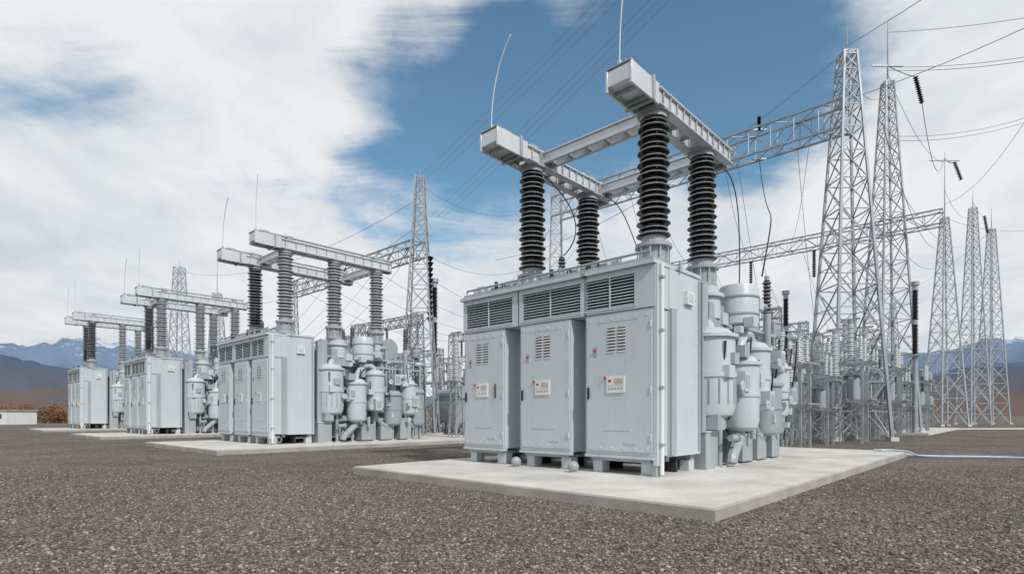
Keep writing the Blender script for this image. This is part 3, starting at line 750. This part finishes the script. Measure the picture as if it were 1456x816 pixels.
# ------------------------------------------------------------ mountains
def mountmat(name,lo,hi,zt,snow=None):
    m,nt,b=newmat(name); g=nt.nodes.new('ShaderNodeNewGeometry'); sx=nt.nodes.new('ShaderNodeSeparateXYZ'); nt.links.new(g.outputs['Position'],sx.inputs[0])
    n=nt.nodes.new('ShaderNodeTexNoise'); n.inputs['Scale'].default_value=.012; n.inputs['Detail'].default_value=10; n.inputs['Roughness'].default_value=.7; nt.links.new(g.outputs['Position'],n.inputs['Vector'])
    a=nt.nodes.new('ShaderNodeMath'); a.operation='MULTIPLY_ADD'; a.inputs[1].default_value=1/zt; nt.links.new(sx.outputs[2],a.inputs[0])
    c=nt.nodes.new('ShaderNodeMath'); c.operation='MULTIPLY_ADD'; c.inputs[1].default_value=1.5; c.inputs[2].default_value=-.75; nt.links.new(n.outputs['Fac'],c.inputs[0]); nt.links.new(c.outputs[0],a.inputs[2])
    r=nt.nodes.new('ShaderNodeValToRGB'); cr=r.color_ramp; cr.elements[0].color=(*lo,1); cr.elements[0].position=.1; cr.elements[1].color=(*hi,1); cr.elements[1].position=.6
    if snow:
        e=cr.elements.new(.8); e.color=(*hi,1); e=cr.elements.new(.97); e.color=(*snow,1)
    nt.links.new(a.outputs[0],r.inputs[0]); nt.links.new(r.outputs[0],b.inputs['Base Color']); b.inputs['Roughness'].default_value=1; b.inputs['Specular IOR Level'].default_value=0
    return m
def ridge(name,R,prof,rough,mat,seed,depth=.35):
    na,nr=420,26; verts=[];faces=[]
    for i in range(na+1):
        az=rad(-62+124*i/na); x=728+790*math.tan(az)
        px=np.interp(x,[p[0] for p in prof],[p[1] for p in prof])
        H=px/790*R*math.cos(az)
        for j in range(nr+1):
            t=j/nr; rr=R*(1-depth+2*depth*t)
            env=math.sin(math.pi*t)**1.3
            X=rr*math.sin(az);Y=rr*math.cos(az)
            n1=noise.hetero_terrain(Vector((X,Y,seed*100))*(1/ (R*.13)),1.0,2.1,7,.6)
            n2=noise.ridged_multi_fractal(Vector((X,Y,seed*50))*(1/(R*.09)),.9,2.1,6,1,2)
            z=H*env*(1-rough+rough*(.45*n1+.42*n2))
            verts.append((X,Y,max(z,-5)-1))
    for i in range(na):
        for j in range(nr):
            a=i*(nr+1)+j; faces.append((a,a+1,a+nr+2,a+nr+1))
    me=bpy.data.meshes.new(name); me.from_pydata(verts,[],faces); me.materials.append(mat)
    me.polygons.foreach_set('use_smooth',[True]*len(faces)); me.update(); 
    bm=bmesh.new(); bm.from_mesh(me); bmesh.ops.recalc_face_normals(bm,faces=bm.faces)
    if sum(f.normal.z for f in bm.faces)<0: bmesh.ops.reverse_faces(bm,faces=bm.faces)
    bm.to_mesh(me); bm.free()
    return obj(name,me)
M_MT=mountmat('mountain_far_hazed',(.10,.15,.22),(.15,.21,.30),330,(.48,.53,.6))  # bluish base colours have the distance haze painted in
M_MT2=mountmat('mountain_mid_hazed',(.14,.105,.085),(.085,.11,.16),170)  # brown foot is ground colour, blue upper tone is painted haze
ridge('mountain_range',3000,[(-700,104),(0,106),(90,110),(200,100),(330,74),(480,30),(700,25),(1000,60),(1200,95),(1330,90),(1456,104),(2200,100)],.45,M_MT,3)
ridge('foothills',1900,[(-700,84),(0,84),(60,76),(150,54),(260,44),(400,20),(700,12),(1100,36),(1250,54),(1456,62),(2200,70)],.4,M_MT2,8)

def shrub(c,R,H,n,seed):
    rg=random.Random(seed); mb=MB()
    for k in range(5):
        a=rg.uniform(0,6.28); mb.cyl((c[0],c[1],0),(c[0]+R*.5*math.cos(a),c[1]+R*.5*math.sin(a),H*.7),.06,.02,n=5,m=1)
    cl=[(rg.uniform(-R,R)*.7,rg.uniform(-R,R)*.5,rg.uniform(.2,.85)*H,rg.uniform(.35,.6)*R) for _ in range(9)]
    for k in range(n):
        x,y,z,r=rg.choice(cl); d=Vector((rg.gauss(0,1),rg.gauss(0,1),rg.gauss(0,.8))).normalized()*r*rg.uniform(.5,1.05)
        p=Vector((c[0]+x,c[1]+y,z))+d
        if p.z<.05: continue
        s=rg.uniform(.08,.2); a=Vector((rg.gauss(0,1),rg.gauss(0,1),rg.gauss(0,1))).normalized()*s; b=Vector((rg.gauss(0,1),rg.gauss(0,1),rg.gauss(0,1))).normalized()*s
        i=[mb.av(p-a),mb.av(p+b),mb.av(p+a),mb.av(p-b)]; mb.face(i,rg.choice([0,0,2]))
    return mb
M_LA=paint('autumn_leaf',(.26,.11,.04),.8,var=.4); M_LB=paint('olive_leaf',(.13,.10,.05),.8,var=.4); M_BARK=paint('bark',(.1,.08,.06),.9)
for k,(x,y,R,H) in enumerate(((-98,116,3.2,3.6),(-103,118,3,3.0),(-92,112,2.2,2.4),(-109,122,3.4,3.2),(-88,114,2,2.0),(-120,128,4,3.4))):
    mb=shrub((x,y),R,H,1500,k); obj('shrub',mb.mesh('shrub',[M_LA,M_BARK,M_LB]))
root=bpy.data.objects.new('site_office',None); scene.collection.objects.link(root); root.location=(-92,98,0); root.rotation_euler=(0,0,rad(-12))
mb=MB(); mb.box(-7,7,-2.5,2.5,0,2.3,0); obj('walls',mb.mesh('walls',[M_WHITE]),root)
mb=MB(); mb.box(-7.2,7.2,-2.7,2.7,2.3,2.5,0); obj('roof',mb.mesh('roof',[M_PAINT2]),root)
mb=MB()
for k in range(6): mb.box(-6.2+k*2.2,-5.0+k*2.2,-2.53,-2.503,1.0,1.8,0)
obj('windows',mb.mesh('windows',[M_DARK]),root)

# ------------------------------------------------------------ world
w=bpy.data.worlds.new('World'); scene.world=w; w.use_nodes=True; nt=w.node_tree; nt.nodes.clear()
try: w.cycles.sampling_method='MANUAL'; w.cycles.sample_map_resolution=512
except Exception: pass
N_=nt.nodes.new; LK=nt.links.new
sky=N_('ShaderNodeTexSky'); sky.sky_type='NISHITA'; sky.sun_disc=False; sky.sun_elevation=rad(42); sky.sun_rotation=rad(148); sky.air_density=1.0; sky.dust_density=.3; sky.ozone_density=1.3
tc=N_('ShaderNodeTexCoord'); nrm=N_('ShaderNodeVectorMath'); nrm.operation='NORMALIZE'; LK(tc.outputs['Generated'],nrm.inputs[0])
sep=N_('ShaderNodeSeparateXYZ'); LK(nrm.outputs[0],sep.inputs[0])
def math_(op,a,b=None,c=None):
    n=N_('ShaderNodeMath'); n.operation=op
    for k,x in enumerate((a,b,c)):
        if x is None: continue
        if isinstance(x,(int,float)): n.inputs[k].default_value=x
        else: LK(x,n.inputs[k])
    return n.outputs[0]
zc=math_('MAXIMUM',sep.outputs[2],0.0); den=math_('ADD',zc,.25)
px=math_('DIVIDE',sep.outputs[0],den); py=math_('DIVIDE',sep.outputs[1],den)
cmb=N_('ShaderNodeCombineXYZ'); LK(px,cmb.inputs[0]); LK(py,cmb.inputs[1])
def mapn(rot,sc,loc):
    mp=N_('ShaderNodeMapping'); mp.inputs['Rotation'].default_value=(0,0,rad(rot)); mp.inputs['Scale'].default_value=sc; mp.inputs['Location'].default_value=loc; LK(cmb.outputs[0],mp.inputs[0]); return mp.outputs[0]
mpA=mapn(25,(1,.75,1),(3.1,1.7,0)); mpB=mapn(-38,(.55,1.9,1),(7.3,2.2,0))
def nz(vec,scale,det,ro,dist=0):
    n=N_('ShaderNodeTexNoise'); n.inputs['Scale'].default_value=scale; n.inputs['Detail'].default_value=det; n.inputs['Roughness'].default_value=ro; n.inputs['Distortion'].default_value=dist; LK(vec,n.inputs['Vector']); return n.outputs['Fac']
n1=nz(mpA,1.2,8,.58,.5); n2=nz(mpA,3.4,8,.6,.4); n3=nz(mpA,.8,5,.55,.2); n4=nz(mpB,1.9,8,.6,.7)
cov=math_('MULTIPLY_ADD',n1,1.5,-.75); cov=math_('MULTIPLY_ADD',n2,.6,cov); cov=math_('MULTIPLY_ADD',n4,1.2,cov); cov=math_('ADD',cov,-.60-.30+.64)
def blob(x,y,a,strength,cov):
    d=Vector((x-728,790,590-y)).normalized()
    dt=N_('ShaderNodeVectorMath'); dt.operation='DOT_PRODUCT'; LK(nrm.outputs[0],dt.inputs[0]); dt.inputs[1].default_value=d
    mr=N_('ShaderNodeMapRange'); mr.interpolation_type='SMOOTHSTEP'; mr.inputs[1].default_value=math.cos(rad(a)); mr.inputs[2].default_value=1; mr.inputs[3].default_value=0; mr.inputs[4].default_value=strength; LK(dt.outputs['Value'],mr.inputs[0])
    return math_('ADD',cov,mr.outputs[0])
for b in((620,180,15,-.42),(760,210,12,-.25),(850,60,14,-.24),(1090,70,15,-.44),(960,150,12,-.28),(45,40,9,-.25),(340,285,8,-.30),(250,130,20,.30),(540,60,10,.14),(1420,110,15,.28),(1250,230,9,.12)):
    cov=blob(*b,cov)
hz=N_('ShaderNodeMapRange'); hz.interpolation_type='SMOOTHSTEP'; hz.inputs[1].default_value=.48; hz.inputs[2].default_value=.14; hz.inputs[3].default_value=0; hz.inputs[4].default_value=.40; LK(sep.outputs[2],hz.inputs[0])
cov=math_('ADD',cov,hz.outputs[0])
fac=N_('ShaderNodeMapRange'); fac.interpolation_type='SMOOTHSTEP'; fac.inputs[1].default_value=.22; fac.inputs[2].default_value=.76; fac.inputs[3].default_value=0.02; fac.inputs[4].default_value=1; LK(cov,fac.inputs[0])
cr=N_('ShaderNodeValToRGB'); cr.color_ramp.elements[0].position=.36; cr.color_ramp.elements[0].color=(.62,.69,.75,1); cr.color_ramp.elements[1].position=.55; cr.color_ramp.elements[1].color=(.90,.92,.935,1)
LK(math_('MULTIPLY_ADD',n2,.45,math_('MULTIPLY',n3,.55)),cr.inputs[0])
tint=N_('ShaderNodeVectorMath'); tint.operation='MULTIPLY'; tint.inputs[1].default_value=(.82,1.14,1.10); LK(sky.outputs[0],tint.inputs[0])
b1=N_('ShaderNodeBackground'); b1.inputs['Strength'].default_value=.115; LK(tint.outputs[0],b1.inputs[0])
b2=N_('ShaderNodeBackground'); b2.inputs['Strength'].default_value=.93; LK(cr.outputs[0],b2.inputs[0])
mx=N_('ShaderNodeMixShader'); LK(fac.outputs[0],mx.inputs[0]); LK(b1.outputs[0],mx.inputs[1]); LK(b2.outputs[0],mx.inputs[2])
wo=N_('ShaderNodeOutputWorld'); LK(mx.outputs[0],wo.inputs[0])

sd=bpy.data.lights.new('sun','SUN'); sd.energy=2.9; sd.angle=rad(2.5); sd.color=(1,.965,.92)
so=bpy.data.objects.new('sun',sd); scene.collection.objects.link(so)
az=rad(148); el=rad(42); dirv=Vector((math.sin(az)*math.cos(el),math.cos(az)*math.cos(el),math.sin(el)))
so.rotation_euler=dirv.to_track_quat('Z','Y').to_euler()

cd=bpy.data.cameras.new('camera'); cd.sensor_width=36; cd.lens=36*790/1456; cd.shift_y=(590-408)/1456; cd.clip_end=12000; cd.clip_start=.1
co=bpy.data.objects.new('camera',cd); scene.collection.objects.link(co); co.location=(0,0,1.6); co.rotation_euler=(rad(90),0,0)
scene.camera=co
